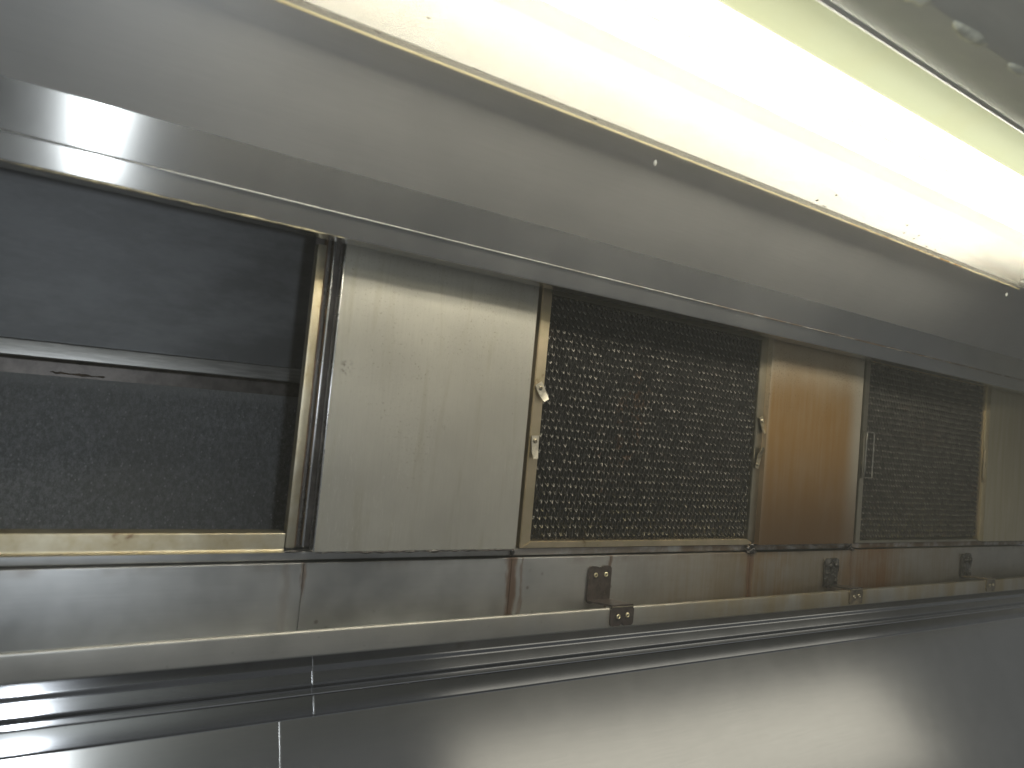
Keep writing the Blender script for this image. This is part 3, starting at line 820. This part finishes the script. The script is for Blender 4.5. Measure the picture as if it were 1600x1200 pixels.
for xa, xb in ((LX0 + 0.003, LX0 - 0.004), (LX1 - 0.003, LX1 + 0.004)):
    bm = new()
    vs = [bm.verts.new(c) for c in ((xa, 0.3966, ZB + 0.0026), (xa, LY1 - 0.0015, ZB + 0.0026), (xb, LY1, 0.3602), (xb, LY0 + 0.001, 0.3602))]
    bm.faces.new(vs)
    link(bm, 'diffuser_end', M['diffuser'], lamp)
bm = new(); sheet(bm, [(LY0 + 0.004, 0.3642), (LY0 + 0.010, 0.4250), (LY1 - 0.010, 0.4250), (LY1 - 0.003, 0.3540)], LX0 + 0.004, LX1 - 0.004, -0.0015, 0.004)
for xx in (LX0 + 0.004, LX1 - 0.0055): box(bm, xx, xx + 0.0015, LY0 + 0.006, LY1 - 0.006, 0.3642, 0.4240)
link(bm, 'reflector_tray', M['tray'], lamp)
for yy in (0.478, 0.540):
    bm = new()
    n = 18
    rows = []
    for x in (LX0 + 0.03, LX1 - 0.03):
        rows.append([bm.verts.new((x, yy + 0.013 * math.cos(2 * math.pi * k / n), 0.400 + 0.013 * math.sin(2 * math.pi * k / n))) for k in range(n)])
    for k in range(n): bm.faces.new((rows[0][k], rows[0][(k + 1) % n], rows[1][(k + 1) % n], rows[1][k]))
    bm.faces.new(rows[0]); bm.faces.new(rows[1])
    tb = link(bm, 'tube', M['tube'], lamp)
    for x in (LX0 + 0.0065, LX1 - 0.0295):
        bm = new(); box(bm, x, x + 0.023, yy - 0.014, yy + 0.014, 0.386, 0.422, 0.003); link(bm, 'lamp_holder', M['tray'], tb)
# dead flies and dirt lying on the diffuser near its back edge
bm = new()
def lens_at(px_, py_):
    v = R_ * (px_ - 800) - U_ * (py_ - 600) + F_ * 1150
    return v * (0.3470 / v.z)
for (a, b, L, w, an) in ((1277, 313, 5, 2.5, 0.5), (1307, 305, 3.5, 2, 0.7), (1288, 322, 6, 2, 2.6), (1418, 352, 3.5, 1.6, 0.9), (1413, 364, 3.5, 1.6, 0.7), (1436, 368, 4, 1.6, 0.7), (1428, 373, 4, 1.2, 0.6), (1448, 385, 8, 1.6, 2.7), (1462, 390, 7, 1.2, 2.8), (1350, 340, 2, 1.2, 0), (1470, 372, 2, 1.4, 1), (1490, 378, 2, 1.3, 0), (1520, 368, 2.2, 1.5, 0), (1380, 330, 2, 1.2, 0), (1240, 306, 4, 1.2, 2.6), (1210, 294, 4, 1.2, 2.6), (1170, 283, 5, 1.2, 2.6), (850, 152, 3, 1.4, 2.5), (670, 28, 3, 1.4, 2.5), (590, 50, 5, 1.2, 2.6), (745, 108, 5, 1.2, 2.6), (930, 186, 4, 1.2, 2.6)):
    p = lens_at(a, b); s = 0.00085
    r = bmesh.ops.create_icosphere(bm, subdivisions=1, radius=1.0)
    for v in r['verts']:
        u = v.co.x * L * s; q = v.co.y * w * s
        v.co = Vector((p.x + u * math.cos(an + .5) - q * math.sin(an + .5), p.y + u * math.sin(an + .5) + q * math.cos(an + .5), p.z + v.co.z * 0.0004))
link(bm, 'dead_insects', M['insect'], lamp, None, kind='stuff')

# ================================================================== GREASE DROPS
for (x, y, z, lab) in ((0.6150, 0.6690, 0.3440, 'small shiny drop hanging on the sloped sheet below the middle of the light'), (1.5500, 0.6690, 0.3440, 'small shiny drop on the sloped sheet near the right end of the light')):
    g = thing('grease_drop', lab, 'grease drop', (x, y, z), 'grease drops on the sloped sheet')
    bm = new(); lathe(bm, [(0.0003, -0.012), (0.0006, -0.006), (0.0016, -0.001), (0.0024, 0.003), (0.0019, 0.0055), (0.0006, 0.0066)], (x, y, z), 'z', 10)
    link(bm, 'drop', M['drop'], g, None)
for i, (x, sx, sy, lab) in enumerate(((0.42, 0.022, 0.004, 'pale grease drip furthest left on the roof fold above the light'), (0.475, 0.009, 0.006, 'short rounded grease drip on the roof fold, second from left'), (0.545, 0.020, 0.005, 'long pale grease drip on the roof fold, third from left'), (0.62, 0.010, 0.004, 'pale grease drip furthest right on the roof fold'))):
    g = thing('grease_drip', lab, 'grease drip', (x, 0.268, 0.3180), 'grease drips on the roof fold')
    bm = new(); blob(bm, (x, 0.268, 0.3178), sx * 1.3, sy * 1.6, 0.0035, i + 2, 0.5); link(bm, 'drip', M['grease_pale'], g, None)

# ================================================================== HAZE (added volume imitating lens glare from the light)
HAZE = 0.012
hz = NT('glare_haze')
pv = hz.n('ShaderNodeVolumePrincipled')
pv.inputs['Color'].default_value = (0.97, 0.90, 0.70, 1)
pv.inputs['Density'].default_value = HAZE
hz.l(pv.outputs[0], hz.out.inputs['Volume'])
bm = new(); box(bm, X_LO - 1.2, X_HI + 5.0, -3.2, 2.0, -2.0, 1.4)
ho = link(bm, 'haze', hz.m, None, None, kind='stuff')
ho['label'] = 'thin haze volume added to imitate lens glare'

for o in bpy.data.objects:
    if '_org' in o: del o['_org']
